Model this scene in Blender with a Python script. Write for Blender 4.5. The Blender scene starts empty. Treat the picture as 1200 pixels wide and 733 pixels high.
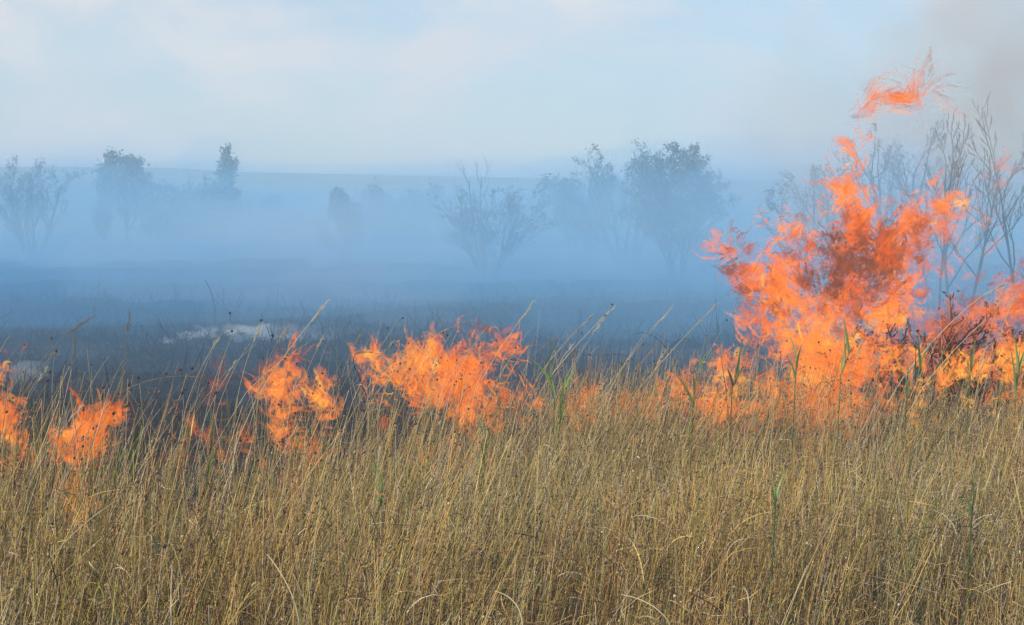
import bpy, math, random
import numpy as np
from mathutils import Vector

rng = np.random.default_rng(7)
random.seed(7)
S = bpy.context.scene
COL = S.collection

# ------------------------------------------------------------------ camera
F, CX, CY, HZ, CAMZ = 2000.0, 600.0, 366.5, 240.0, 1.6
TILT = math.atan((CY - HZ) / F)
cam_d = bpy.data.cameras.new('camera')
cam = bpy.data.objects.new('camera', cam_d)
COL.objects.link(cam)
cam_d.sensor_width = 36.0
cam_d.lens = 36.0 * F / 1200.0
cam_d.clip_start, cam_d.clip_end = 0.1, 3000.0
cam.location = (0, 0, CAMZ)
cam.rotation_euler = (math.pi / 2 - TILT, 0, 0)
S.camera = cam

# ------------------------------------------------------------------ sky, sun, exposure
SUN_EL, SUN_AZ = math.radians(44), math.radians(238)      # azimuth clockwise from +Y (the viewing direction)
w = bpy.data.worlds.new('World')
S.world = w
w.use_nodes = True
nt = w.node_tree
nt.nodes.clear()
def N(nt, t, **kw):
    n = nt.nodes.new(t)
    for k, v in kw.items():
        setattr(n, k, v)
    return n
sky = N(nt, 'ShaderNodeTexSky', sky_type='NISHITA', sun_disc=False, sun_elevation=SUN_EL, sun_rotation=SUN_AZ,
        air_density=1.0, dust_density=0.6, ozone_density=3.0)
tc = N(nt, 'ShaderNodeTexCoord')
mp = N(nt, 'ShaderNodeMapping')
mp.inputs['Scale'].default_value = (1.0, 1.0, 1.7)
mp.inputs['Location'].default_value = (0.35, 0.0, 0.12)
nz = N(nt, 'ShaderNodeTexNoise')
nz.inputs['Scale'].default_value = 9.0
nz.inputs['Detail'].default_value = 7.0
nz.inputs['Roughness'].default_value = 0.56
nz.inputs['Distortion'].default_value = 0.4
rp = N(nt, 'ShaderNodeValToRGB')
rp.color_ramp.elements[0].position, rp.color_ramp.elements[0].color = 0.42, (0.22, 0.22, 0.22, 1)
rp.color_ramp.elements[1].position, rp.color_ramp.elements[1].color = 0.62, (0.85, 0.85, 0.85, 1)
mx = N(nt, 'ShaderNodeMix', data_type='RGBA')
mx.inputs[7].default_value = (5.7, 5.55, 5.6, 1)
bg = N(nt, 'ShaderNodeBackground')
bg.inputs['Strength'].default_value = 0.115
wo = N(nt, 'ShaderNodeOutputWorld')
nt.links.new(tc.outputs['Generated'], mp.inputs[0])
nt.links.new(mp.outputs[0], nz.inputs[0])
nt.links.new(nz.outputs[0], rp.inputs[0])
nt.links.new(rp.outputs[0], mx.inputs[0])
nt.links.new(sky.outputs[0], mx.inputs[6])
nt.links.new(mx.outputs[2], bg.inputs[0])
nt.links.new(bg.outputs[0], wo.inputs[0])

sd = bpy.data.lights.new('sun', 'SUN')
sd.energy, sd.angle, sd.color = 3.8, math.radians(0.6), (1.0, 0.94, 0.84)
sun = bpy.data.objects.new('sun', sd)
COL.objects.link(sun)
sdir = Vector((math.sin(SUN_AZ) * math.cos(SUN_EL), math.cos(SUN_AZ) * math.cos(SUN_EL), math.sin(SUN_EL)))
sun.rotation_euler = sdir.to_track_quat('Z', 'Y').to_euler()
sun.location = (0, 0, 60)

S.view_settings.view_transform = 'Standard'
S.view_settings.look = 'None'
S.view_settings.exposure = 0.35
S.view_settings.gamma = 1.0
S.view_settings.use_curve_mapping = False
S.render.engine = 'CYCLES'
S.cycles.use_denoising = True
S.cycles.denoising_prefilter = 'ACCURATE'
S.cycles.max_bounces = 5
S.cycles.diffuse_bounces = 2
S.cycles.glossy_bounces = 1
S.cycles.transmission_bounces = 1
S.cycles.volume_bounces = 1
S.cycles.transparent_max_bounces = 48
S.cycles.volume_step_rate = 1.0
S.cycles.volume_max_steps = 64
S.cycles.caustics_reflective = False
S.cycles.caustics_refractive = False

# ------------------------------------------------------------------ helpers
ct, st = math.cos(TILT), math.sin(TILT)
def at(px, py, D):
    """The point at depth D (metres along Y) seen at pixel px, py of the 1200 px wide photograph. Works on arrays."""
    px, py, D = np.asarray(px, float), np.asarray(py, float), np.asarray(D, float)
    u = CY - py
    dy = F * ct + u * st
    dz = -F * st + u * ct
    k = D / dy
    return np.stack([(px - CX) * k, D + 0 * k, CAMZ + dz * k], -1)
def ground_D(py):
    return CAMZ * F / (py - HZ)
def edge_D(px):
    """depth of the fire front for a pixel column"""
    return np.interp(px, [-200, 0, 180, 300, 420, 600, 900, 1200, 1400], [4.7, 4.7, 4.7, 5.2, 6.2, 7.0, 7.6, 7.7, 7.7])

def mesh_obj(name, V, Q, mat, parent=None, col=None, smooth=False, fa=None, center=False):
    V = np.asarray(V, np.float32).reshape(-1, 3)
    Q = np.asarray(Q, np.int32)
    off = np.zeros(3, np.float32)
    if center:
        off = np.array([V[:, 0].mean(), V[:, 1].mean(), V[:, 2].min()], np.float32)
        V = V - off
    me = bpy.data.meshes.new(name)
    n, k = Q.shape
    me.vertices.add(len(V)); me.vertices.foreach_set('co', V.ravel())
    me.loops.add(n * k); me.loops.foreach_set('vertex_index', Q.ravel())
    me.polygons.add(n); me.polygons.foreach_set('loop_start', np.arange(0, n * k, k, dtype=np.int32))
    try:
        me.polygons.foreach_set('loop_total', np.full(n, k, np.int32))
    except Exception:
        pass
    if smooth:
        me.polygons.foreach_set('use_smooth', np.ones(n, bool))
    if col is not None:
        a = me.attributes.new('Col', 'FLOAT_COLOR', 'POINT')
        c = np.ones((len(V), 4), np.float32)
        c[:, :3] = np.asarray(col, np.float32).reshape(-1, 3)
        a.data.foreach_set('color', c.ravel())
    if fa is not None:
        a = me.attributes.new('fa', 'FLOAT', 'POINT')
        a.data.foreach_set('value', np.asarray(fa, np.float32).ravel())
    me.update(calc_edges=True)
    me.materials.append(mat)
    o = bpy.data.objects.new(name, me)
    o.location = off
    if parent is not None:
        o.parent = parent
    COL.objects.link(o)
    return o

def tag(o, label=None, cat=None, group=None, kind=None):
    for k, v in (('label', label), ('category', cat), ('group', group), ('kind', kind)):
        if v:
            o[k] = v
    return o
def empty(name, loc):
    o = bpy.data.objects.new(name, None)
    o.location = [float(v) for v in loc]
    o.empty_display_size = 0.1
    COL.objects.link(o)
    return o

def unit(v):
    return v / np.maximum(np.linalg.norm(v, axis=-1, keepdims=True), 1e-9)
def tubes(P, R, sides=3):
    """P (n,s,3) centre lines, R (n,s) radii -> verts, quads"""
    P, R = np.asarray(P, float), np.asarray(R, float)
    n, s, _ = P.shape
    T = unit(np.gradient(P, axis=1))
    ref = np.where(np.abs(T[..., 1:2]) > 0.9, np.array([1.0, 0, 0]), np.array([0, 1.0, 0.0]))
    A = unit(np.cross(T, ref)); B = np.cross(A, T)
    ang = np.arange(sides) * 2 * math.pi / sides
    V = P[:, :, None] + R[:, :, None, None] * (A[:, :, None] * np.cos(ang)[None, None, :, None] + B[:, :, None] * np.sin(ang)[None, None, :, None])
    i = np.arange(n)[:, None, None] * s * sides + np.arange(s - 1)[None, :, None] * sides
    j = np.arange(sides)[None, None]
    j2 = (j + 1) % sides
    Q = np.stack([i + j, i + j2, i + sides + j2, i + sides + j], -1).reshape(-1, 4)
    return V.reshape(-1, 3), Q
def ribbons(P, Wv, k=2, bulge=None):
    """P (n,s,3), Wv (n,s,3) half-width vectors, k points across"""
    n, s, _ = P.shape
    u = np.linspace(-1, 1, k)
    V = P[:, :, None] + Wv[:, :, None] * u[None, None, :, None]
    if bulge is not None:
        V = V + bulge[:, :, None] * (1 - u ** 2)[None, None, :, None]
    i = np.arange(n)[:, None, None] * s * k + np.arange(s - 1)[None, :, None] * k
    j = np.arange(k - 1)[None, None]
    Q = np.stack([i + j, i + j + 1, i + k + j + 1, i + k + j], -1).reshape(-1, 4)
    return V.reshape(-1, 3), Q
def rep(c, m):
    """per-item colours (n,3) -> per-vertex, m vertices each"""
    return np.repeat(np.asarray(c, float), m, axis=0)
class Bag:
    def __init__(s): s.V, s.Q, s.C, s.n = [], [], [], 0
    def add(s, V, Q, c):
        V = np.asarray(V).reshape(-1, 3)
        s.V.append(V); s.Q.append(np.asarray(Q) + s.n); s.n += len(V)
        c = np.asarray(c, float)
        s.C.append(np.broadcast_to(c, (len(V), 3)) if c.ndim == 1 else c)
    def build(s, name, mat, parent=None, **kw):
        return mesh_obj(name, np.concatenate(s.V), np.concatenate(s.Q), mat, parent, col=np.concatenate(s.C), **kw)
def blobs_mesh(C, R, c):
    """small octahedral seed heads: centres (n,3), radii (n,) -> verts, quads-as-tris padded"""
    n = len(C)
    d = np.array([[0, 0, 1.25], [1, 0, 0.1], [0, 1, 0.1], [-1, 0, 0.1], [0, -1, 0.1], [0, 0, -1.0]])
    V = C[:, None] + R[:, None, None] * d[None]
    f = np.array([[0, 1, 2, 2], [0, 2, 3, 3], [0, 3, 4, 4], [0, 4, 1, 1], [5, 2, 1, 1], [5, 3, 2, 2], [5, 4, 3, 3], [5, 1, 4, 4]])
    return V.reshape(-1, 3), f
def seeds(C, R):
    n = len(C)
    a = np.arange(6) * math.pi / 3
    prof = [(-1.0, 0.35), (-0.35, 0.95), (0.45, 0.85), (1.05, 0.3)]
    ring = np.array([[[r * math.cos(t), r * math.sin(t), z] for t in a] for z, r in prof]).reshape(-1, 3)
    V = C[:, None] + R[:, None, None] * ring[None]
    q = []
    for r in range(3):
        for j in range(6):
            q.append([r * 6 + j, r * 6 + (j + 1) % 6, r * 6 + 6 + (j + 1) % 6, r * 6 + 6 + j])
    q += [[18, 19, 20, 21], [18, 21, 22, 23], [3, 2, 1, 0], [5, 4, 3, 0]]
    q = np.array(q)
    Q = (np.arange(n)[:, None, None] * 24 + q[None]).reshape(-1, 4)
    return V.reshape(-1, 3), Q

# smooth pseudo-noise (sum of sines) used for shapes
class Waves:
    def __init__(s, n, l0, l1, seed, dim=3):
        r = np.random.default_rng(seed)
        lam = l0 * (l1 / l0) ** r.random(n)
        d = unit(r.normal(size=(n, dim)))
        s.k = d * (2 * math.pi / lam)[:, None]
        s.ph = r.random(n) * 6.283
        s.a = lam / l1
    def __call__(s, X):
        return (np.sin(X @ s.k.T + s.ph) * s.a).sum(-1) / math.sqrt((s.a ** 2).sum() / 2 + 1e-9)
class Curl:
    def __init__(s, n, l0, l1, seed, p=1.0):
        r = np.random.default_rng(seed)
        lam = l0 * (l1 / l0) ** r.random(n)
        s.k = unit(r.normal(size=(n, 3))) * (2 * math.pi / lam)[:, None]
        s.ph = r.random(n) * 6.283
        A = r.normal(size=(n, 3)) * ((lam / l1) ** (p - 1))[:, None] / math.sqrt(n)
        s.c = np.cross(unit(s.k), A)
    def __call__(s, X):
        return np.cos(X @ s.k.T + s.ph) @ s.c

# ------------------------------------------------------------------ materials
def mat(name):
    m = bpy.data.materials.new(name)
    m.use_nodes = True
    m.node_tree.nodes.clear()
    return m, m.node_tree, N(m.node_tree, 'ShaderNodeOutputMaterial')
def veg_mat(name, rough=0.75, amp=0.35, scale=14.0, transl=0.0):
    m, t, o = mat(name)
    at_ = N(t, 'ShaderNodeAttribute', attribute_name='Col')
    g = N(t, 'ShaderNodeTexCoord')
    nz = N(t, 'ShaderNodeTexNoise'); nz.inputs['Scale'].default_value = scale; nz.inputs['Detail'].default_value = 3
    mr = N(t, 'ShaderNodeMapRange'); mr.inputs[1].default_value = 0.3; mr.inputs[2].default_value = 0.7
    mr.inputs[3].default_value = 1 - amp; mr.inputs[4].default_value = 1 + amp
    mu = N(t, 'ShaderNodeMix', data_type='RGBA', blend_type='MULTIPLY'); mu.inputs[0].default_value = 1
    p = N(t, 'ShaderNodeBsdfPrincipled'); p.inputs['Roughness'].default_value = rough
    p.inputs['Specular IOR Level'].default_value = 0.25
    t.links.new(g.outputs['Object'], nz.inputs[0]); t.links.new(nz.outputs[0], mr.inputs[0])
    t.links.new(at_.outputs['Color'], mu.inputs[6]); t.links.new(mr.outputs[0], mu.inputs[7])
    t.links.new(mu.outputs[2], p.inputs['Base Color'])
    if transl:
        tr = N(t, 'ShaderNodeBsdfTranslucent'); t.links.new(mu.outputs[2], tr.inputs[0])
        ms = N(t, 'ShaderNodeMixShader'); ms.inputs[0].default_value = transl
        t.links.new(p.outputs[0], ms.inputs[1]); t.links.new(tr.outputs[0], ms.inputs[2]); t.links.new(ms.outputs[0], o.inputs[0])
    else:
        t.links.new(p.outputs[0], o.inputs[0])
    return m
M_GRASS = veg_mat('dry_grass', 0.6, 0.25, 9.0)
M_LEAF = veg_mat('green_blade', 0.5, 0.25, 20.0, 0.3)
M_BARK = veg_mat('bark', 0.85, 0.3, 8.0)
M_CROWN = veg_mat('foliage', 0.7, 0.3, 0.9, 0.25)
M_CHAR = veg_mat('charred_stubble', 0.95, 0.4, 6.0)

def ground_mat(name, stops, scale, detail=8, rough=0.95, bump=0.4, stretch=(1, 1, 1), scale2=6.0):
    m, t, o = mat(name)
    g = N(t, 'ShaderNodeTexCoord'); mp = N(t, 'ShaderNodeMapping'); mp.inputs['Scale'].default_value = stretch
    a = N(t, 'ShaderNodeTexNoise'); a.inputs['Scale'].default_value = scale; a.inputs['Detail'].default_value = detail; a.inputs['Roughness'].default_value = 0.65
    b = N(t, 'ShaderNodeTexNoise'); b.inputs['Scale'].default_value = scale * scale2; b.inputs['Detail'].default_value = 6
    mixf = N(t, 'ShaderNodeMix'); mixf.inputs[0].default_value = 0.4
    r = N(t, 'ShaderNodeValToRGB')
    el = r.color_ramp.elements
    while len(el) < len(stops):
        el.new(0.5)
    for e, (p_, c) in zip(el, stops):
        e.position = p_; e.color = (*c, 1)
    p = N(t, 'ShaderNodeBsdfPrincipled'); p.inputs['Roughness'].default_value = rough; p.inputs['Specular IOR Level'].default_value = 0.1
    bp = N(t, 'ShaderNodeBump'); bp.inputs['Strength'].default_value = bump; bp.inputs['Distance'].default_value = 0.1
    L = t.links.new
    L(g.outputs['Object'], mp.inputs[0]); L(mp.outputs[0], a.inputs[0]); L(mp.outputs[0], b.inputs[0])
    L(a.outputs[0], mixf.inputs[2]); L(b.outputs[0], mixf.inputs[3]); L(mixf.outputs[0], r.inputs[0])
    L(r.outputs[0], p.inputs['Base Color']); L(b.outputs[0], bp.inputs['Height']); L(bp.outputs[0], p.inputs['Normal'])
    L(p.outputs[0], o.inputs[0])
    return m
M_SOIL = ground_mat('dry_soil', [(0.35, (0.05, 0.04, 0.025)), (0.65, (0.12, 0.095, 0.055))], 2.0)
M_BURNT = ground_mat('burnt_ground', [(0.36, (0.006, 0.006, 0.007)), (0.5, (0.014, 0.013, 0.014)), (0.6, (0.032, 0.029, 0.027)), (0.72, (0.06, 0.058, 0.058))], 0.55, stretch=(0.7, 1, 1), bump=1.0)
M_FAR = ground_mat('scorched_field', [(0.35, (0.05, 0.05, 0.04)), (0.52, (0.14, 0.125, 0.08)), (0.68, (0.34, 0.3, 0.19))], 0.12, stretch=(0.25, 1, 1))
M_HILL = ground_mat('hill_pasture', [(0.3, (0.08, 0.11, 0.06)), (0.5, (0.22, 0.25, 0.15)), (0.7, (0.36, 0.37, 0.24))], 0.05, stretch=(0.3, 1, 1))

def flame_mat(name, strength, nscale):
    m, t, o = mat(name)
    L = t.links.new
    c = N(t, 'ShaderNodeAttribute', attribute_name='Col')
    f = N(t, 'ShaderNodeAttribute', attribute_name='fa')
    g = N(t, 'ShaderNodeTexCoord')
    nz = N(t, 'ShaderNodeTexNoise'); nz.inputs['Scale'].default_value = nscale; nz.inputs['Detail'].default_value = 5.0
    nz.inputs['Roughness'].default_value = 0.6; nz.inputs['Distortion'].default_value = 1.2
    mr = N(t, 'ShaderNodeMapRange'); mr.inputs[1].default_value = 0.40; mr.inputs[2].default_value = 0.62; mr.inputs[3].default_value = 0.0; mr.inputs[4].default_value = 1.3
    mu = N(t, 'ShaderNodeMath', operation='MULTIPLY', use_clamp=True)
    e = N(t, 'ShaderNodeEmission'); e.inputs['Strength'].default_value = strength
    tr = N(t, 'ShaderNodeBsdfTransparent')
    ms = N(t, 'ShaderNodeMixShader')
    L(g.outputs['Object'], nz.inputs[0]); L(nz.outputs[0], mr.inputs[0]); L(mr.outputs[0], mu.inputs[0]); L(f.outputs['Fac'], mu.inputs[1])
    L(c.outputs['Color'], e.inputs[0]); L(mu.outputs[0], ms.inputs[0]); L(tr.outputs[0], ms.inputs[1]); L(e.outputs[0], ms.inputs[2]); L(ms.outputs[0], o.inputs[0])
    m.cycles.emission_sampling = 'NONE'
    return m
M_FLAME = flame_mat('flame', 0.85, 32.0)

def sheet_mat(name, strength):
    m, t, o = mat(name)
    L = t.links.new
    c = N(t, 'ShaderNodeAttribute', attribute_name='Col')
    f = N(t, 'ShaderNodeAttribute', attribute_name='fa')
    g = N(t, 'ShaderNodeTexCoord')
    def line(scale, dist, wid, loc):
        mp = N(t, 'ShaderNodeMapping'); mp.inputs['Location'].default_value = loc; mp.inputs['Scale'].default_value = (1, 1, 0.75)
        nz = N(t, 'ShaderNodeTexNoise'); nz.inputs['Scale'].default_value = scale; nz.inputs['Detail'].default_value = 5
        nz.inputs['Roughness'].default_value = 0.55; nz.inputs['Distortion'].default_value = dist
        sb = N(t, 'ShaderNodeMath', operation='SUBTRACT'); sb.inputs[1].default_value = 0.5
        ab = N(t, 'ShaderNodeMath', operation='ABSOLUTE')
        mr = N(t, 'ShaderNodeMapRange', interpolation_type='SMOOTHSTEP'); mr.inputs[1].default_value = wid; mr.inputs[2].default_value = 0.0
        mr.inputs[3].default_value = 0.0; mr.inputs[4].default_value = 1.0
        L(g.outputs['Object'], mp.inputs[0]); L(mp.outputs[0], nz.inputs[0]); L(nz.outputs[0], sb.inputs[0]); L(sb.outputs[0], ab.inputs[0]); L(ab.outputs[0], mr.inputs[0])
        return mr.outputs[0]
    a, b = line(7.0, 1.6, 0.075, (0, 0, 0)), line(17.0, 1.2, 0.07, (3.1, 1.7, 0.4))
    mxm = N(t, 'ShaderNodeMath', operation='MAXIMUM'); L(a, mxm.inputs[0]); L(b, mxm.inputs[1])
    ad = N(t, 'ShaderNodeMath', operation='MULTIPLY_ADD'); ad.inputs[1].default_value = 0.95; ad.inputs[2].default_value = 0.02
    L(mxm.outputs[0], ad.inputs[0])
    mu = N(t, 'ShaderNodeMath', operation='MULTIPLY', use_clamp=True); L(ad.outputs[0], mu.inputs[0]); L(f.outputs['Fac'], mu.inputs[1])
    cm = N(t, 'ShaderNodeMapRange'); cm.inputs[3].default_value = 0.62; cm.inputs[4].default_value = 1.12; L(mxm.outputs[0], cm.inputs[0])
    st_ = N(t, 'ShaderNodeMath', operation='MULTIPLY'); st_.inputs[1].default_value = strength; L(cm.outputs[0], st_.inputs[0])
    e = N(t, 'ShaderNodeEmission'); L(st_.outputs[0], e.inputs['Strength']); L(c.outputs['Color'], e.inputs[0])
    tr = N(t, 'ShaderNodeBsdfTransparent'); ms = N(t, 'ShaderNodeMixShader')
    L(mu.outputs[0], ms.inputs[0]); L(tr.outputs[0], ms.inputs[1]); L(e.outputs[0], ms.inputs[2]); L(ms.outputs[0], o.inputs[0])
    m.cycles.emission_sampling = 'NONE'
    return m
M_SHEET = sheet_mat('flame_sheet', 0.9)

def volume_mat(name, color, density, noise=None, aniso=0.0):
    m, t, o = mat(name)
    v = N(t, 'ShaderNodeVolumePrincipled')
    v.inputs['Color'].default_value = (*color, 1)
    v.inputs['Density'].default_value = density
    v.inputs['Anisotropy'].default_value = aniso
    t.links.new(v.outputs[0], o.inputs['Volume'])
    if noise:
        scale, stretch, lo, hi, loc = noise
        g = N(t, 'ShaderNodeTexCoord'); mp = N(t, 'ShaderNodeMapping')
        mp.inputs['Scale'].default_value = stretch; mp.inputs['Location'].default_value = loc
        nz = N(t, 'ShaderNodeTexNoise'); nz.inputs['Scale'].default_value = scale; nz.inputs['Detail'].default_value = 3; nz.inputs['Distortion'].default_value = 0.6
        mr = N(t, 'ShaderNodeMapRange', interpolation_type='SMOOTHSTEP'); mr.inputs[1].default_value = lo; mr.inputs[2].default_value = hi
        mr.inputs[3].default_value = 0.0; mr.inputs[4].default_value = density
        t.links.new(g.outputs['Object'], mp.inputs[0]); t.links.new(mp.outputs[0], nz.inputs[0]); t.links.new(nz.outputs[0], mr.inputs[0])
        t.links.new(mr.outputs[0], v.inputs['Density'])
    else:
        m.cycles.homogeneous_volume = True
    return m

# ------------------------------------------------------------------ ground, fields, hill
def grid(xs, ys, zf):
    X, Y = np.meshgrid(xs, ys)
    Z = zf(X, Y)
    n, mcol = X.shape
    V = np.stack([X, Y, Z], -1).reshape(-1, 3)
    i = np.arange(n - 1)[:, None] * mcol + np.arange(mcol - 1)[None]
    Q = np.stack([i, i + 1, i + mcol + 1, i + mcol], -1).reshape(-1, 4)
    return V, Q
V, Q = grid(np.linspace(-280, 280, 60), np.linspace(-60, 330, 60), lambda X, Y: 0 * X - 0.004)
tag(mesh_obj('ground', V, Q, M_SOIL), kind='structure')

wv_lump = Waves(30, 0.25, 1.6, 3, 2)
wv_roll = Waves(22, 1.2, 7, 4, 2)
def burnt_z(X, Y):
    P = np.stack([X, Y], -1)
    return 0.03 + np.maximum(0, 0.02 * wv_lump(P) + 0.035 * np.abs(wv_lump(P * 0.37 + 3))) + 0.045 * np.maximum(0, 0.6 + wv_roll(P))
rows = 3.9 * (48 / 3.9) ** np.linspace(0, 1, 330)
cols = np.linspace(-1, 1, 330)
t_ = cols[None] * (rows[:, None] * 0.42 + 2.5)
Yg = np.repeat(rows[:, None], 330, 1)
# near edge follows the fire front, far edge is ragged
frac = (Yg - rows[0]) / (rows[-1] - rows[0])
pxc = CX + t_ / Yg * F
near = edge_D(np.clip(pxc, -200, 1400)) + 0.1 * np.sin(t_ * 5)
Yg = np.maximum(Yg, near)
farlim = 43 + 1.6 * np.sin(t_ * 0.7) + 1.2 * np.sin(t_ * 1.9 + 1) + 0.7 * np.sin(t_ * 4.3)
Yg = np.minimum(Yg, farlim)
Zg = burnt_z(t_, Yg)
Vb = np.stack([t_, Yg, Zg], -1).reshape(-1, 3)
i = np.arange(329)[:, None] * 330 + np.arange(329)[None]
Qb = np.stack([i, i + 1, i + 331, i + 330], -1).reshape(-1, 4)
tag(mesh_obj('burnt_ground', Vb, Qb, M_BURNT, smooth=True), kind='structure')

V, Q = grid(np.linspace(-90, 90, 90), np.linspace(41, 90, 40), lambda X, Y: 0.012 + 0.006 * np.sin(X * 0.8) * np.sin(Y * 0.9))
tag(mesh_obj('field', V, Q, M_FAR), kind='structure')

wv_h = Waves(16, 8, 60, 9, 2)
def hill_z(X, Y):
    px = CX + X / np.maximum(Y, 1) * F
    ridge = np.interp(px, [-2500, -300, 0, 200, 300, 600, 800, 1000, 1200, 1500, 4000], [6.2, 5.6, 5.15, 5.05, 4.6, 4.2, 4.2, 3.8, 3.7, 3.5, 3.0])
    s = np.clip((Y - 86) / 76, 0, 1)
    s = s * s * (3 - 2 * s) * 0.55 + s * 0.45
    back = np.clip((Y - 165) / 90, 0, 1)
    return -0.15 + (ridge + 0.15) * s * (1 - 0.5 * back) + 0.07 * wv_h(np.stack([X, Y], -1)) * s
V, Q = grid(np.linspace(-180, 180, 240), np.concatenate([np.linspace(84, 165, 70), np.linspace(168, 300, 20)]), hill_z)
tag(mesh_obj('hill', V, Q, M_HILL, smooth=True), kind='structure')

# ------------------------------------------------------------------ air
def box_mesh(name, lo, hi, m):
    x0, y0, z0 = lo; x1, y1, z1 = hi
    V = [(x0, y0, z0), (x1, y0, z0), (x1, y1, z0), (x0, y1, z0), (x0, y0, z1), (x1, y0, z1), (x1, y1, z1), (x0, y1, z1)]
    Q = [(3, 2, 1, 0), (4, 5, 6, 7), (0, 1, 5, 4), (1, 2, 6, 5), (2, 3, 7, 6), (3, 0, 4, 7)]
    return mesh_obj(name, V, Q, m)
HAZE = volume_mat('haze', (0.60, 0.78, 0.97), 0.0056, aniso=-0.2)
tag(box_mesh('haze', (-285, -65, -1.0), (285, 335, 6.4), HAZE), kind='stuff')

def puff(name, c, r, m, seed, lump=0.22, rotz=0.0):
    """a closed lumpy flattened body of smoke"""
    nu, nv = 40, 22
    th = np.linspace(0, 2 * math.pi, nu, endpoint=False); ph = np.linspace(0.02, math.pi - 0.02, nv)
    P = np.stack([np.outer(np.sin(ph), np.cos(th)), np.outer(np.sin(ph), np.sin(th)), np.outer(np.cos(ph), np.ones(nu))], -1)
    wv = Waves(20, 0.35, 1.4, seed)
    k = 1 + lump * wv(P) * 0.6
    V = P * k[..., None] * np.array(r)
    cr, sr = math.cos(rotz), math.sin(rotz)
    V = np.stack([V[..., 0] * cr - V[..., 1] * sr, V[..., 0] * sr + V[..., 1] * cr, V[..., 2]], -1)
    i = np.arange(nv - 1)[:, None] * nu; j = np.arange(nu)[None]
    Q = np.stack([i + j, i + nu + j, i + nu + (j + 1) % nu, i + (j + 1) % nu], -1).reshape(-1, 4)
    V = V.reshape(-1, 3); n0 = len(V)
    V = np.concatenate([V, [V[:nu].mean(0), V[-nu:].mean(0)]])
    jj = np.arange(nu)
    T1 = np.stack([np.full(nu, n0), jj, (jj + 1) % nu, (jj + 1) % nu], -1)
    b = (nv - 1) * nu
    T2 = np.stack([np.full(nu, n0 + 1), b + (jj + 1) % nu, b + jj, b + jj], -1)
    me = bpy.data.meshes.new(name)
    me.from_pydata([tuple(v) for v in V], [], [tuple(int(x) for x in q) for q in Q] + [tuple(int(x) for x in q[:3]) for q in np.concatenate([T1, T2])])
    me.materials.append(m)
    o = bpy.data.objects.new(name, me); o.location = c; COL.objects.link(o)
    tag(o, kind='stuff')
    return o
M_BANK = volume_mat('blue_smoke', (0.22, 0.60, 1.0), 0.0165, aniso=-0.2)
M_BANK2 = volume_mat('grey_smoke', (0.62, 0.80, 0.95), 0.035)
puff('smoke_bank', (-6.0, 34, 0.5), (20, 18, 1.9), M_BANK, 1)
puff('smoke_bank', (9.0, 36, 0.6), (17, 24, 2.1), M_BANK, 2)
puff('smoke_bank', (-5.0, 66, 0.7), (42, 24, 1.5), M_BANK, 3)
puff('smoke_bank', (-1.0, 17, 0.3), (10, 9.5, 0.5), M_BANK, 6)
puff('smoke_bank', (-16, 52, 0.8), (13, 20, 1.9), M_BANK, 7)
puff('smoke_bank', (-3.5, 27, 0.7), (3.4, 5, 1.0), M_BANK2, 4)
puff('smoke_bank', (-1.0, 46, 0.9), (7, 8, 1.5), M_BANK2, 5)
puff('smoke_bank', (4.5, 38, 0.8), (4, 9, 1.6), M_BANK2, 8)
puff('smoke_bank', (-9.0, 44, 0.7), (5, 7, 1.2), M_BANK2, 9)

puff('smoke_bank', (-4, 26, 0.3), (15, 9, 0.8), volume_mat('ground_smoke', (0.18, 0.54, 1.0), 0.036), 404, 0.35)
VEIL = volume_mat('smoke_veil', (0.46, 0.76, 1.0), 0.025)
VEIL2 = volume_mat('smoke_veil', (0.46, 0.76, 1.0), 0.013)
puff('smoke_veil', (5.0, 20, 2.1), (9.0, 6.5, 2.0), VEIL, 401, 0.3)
puff('smoke_veil', (-11, 32, 2.2), (12, 9, 2.4), VEIL2, 402, 0.3)
puff('smoke_veil', (9, 27, 2.0), (10, 6, 2.6), VEIL2, 403, 0.35)
drift = [volume_mat('drifting_smoke', (0.46, 0.74, 1.0), 0.042), volume_mat('drifting_smoke', (0.66, 0.80, 0.93), 0.045), volume_mat('drifting_smoke', (0.36, 0.68, 1.0), 0.08)]
rd = np.random.default_rng(77)
for k, (px, py, D, rx, rz, mi) in enumerate([(790, 250, 30, 2.0, 1.5, 2), (1060, 250, 24, 1.9, 1.5, 2), (560, 270, 31, 2.2, 1.0, 0), (430, 300, 26, 2.4, 0.7, 1), (480, 255, 50, 4.0, 1.6, 1), (680, 285, 36, 2.4, 1.1, 0),
        (150, 235, 50, 3.2, 1.5, 2), (255, 240, 50, 3.0, 1.3, 2), (330, 262, 60, 4.0, 1.3, 0), (30, 260, 46, 2.4, 1.6, 0), (100, 300, 40, 4.0, 0.5, 0), (620, 310, 34, 3.4, 0.4, 1), (890, 300, 28, 2.6, 0.9, 0), (860, 262, 60, 5.0, 1.5, 1), (410, 350, 20, 1.6, 0.35, 1), (1150, 300, 17, 1.6, 1.1, 2)]):
    puff('smoke_bank', at(px, py, D), (rx, rx * 0.8, rz), drift[mi], 300 + k, 0.55, rd.uniform(0, 3))

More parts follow.
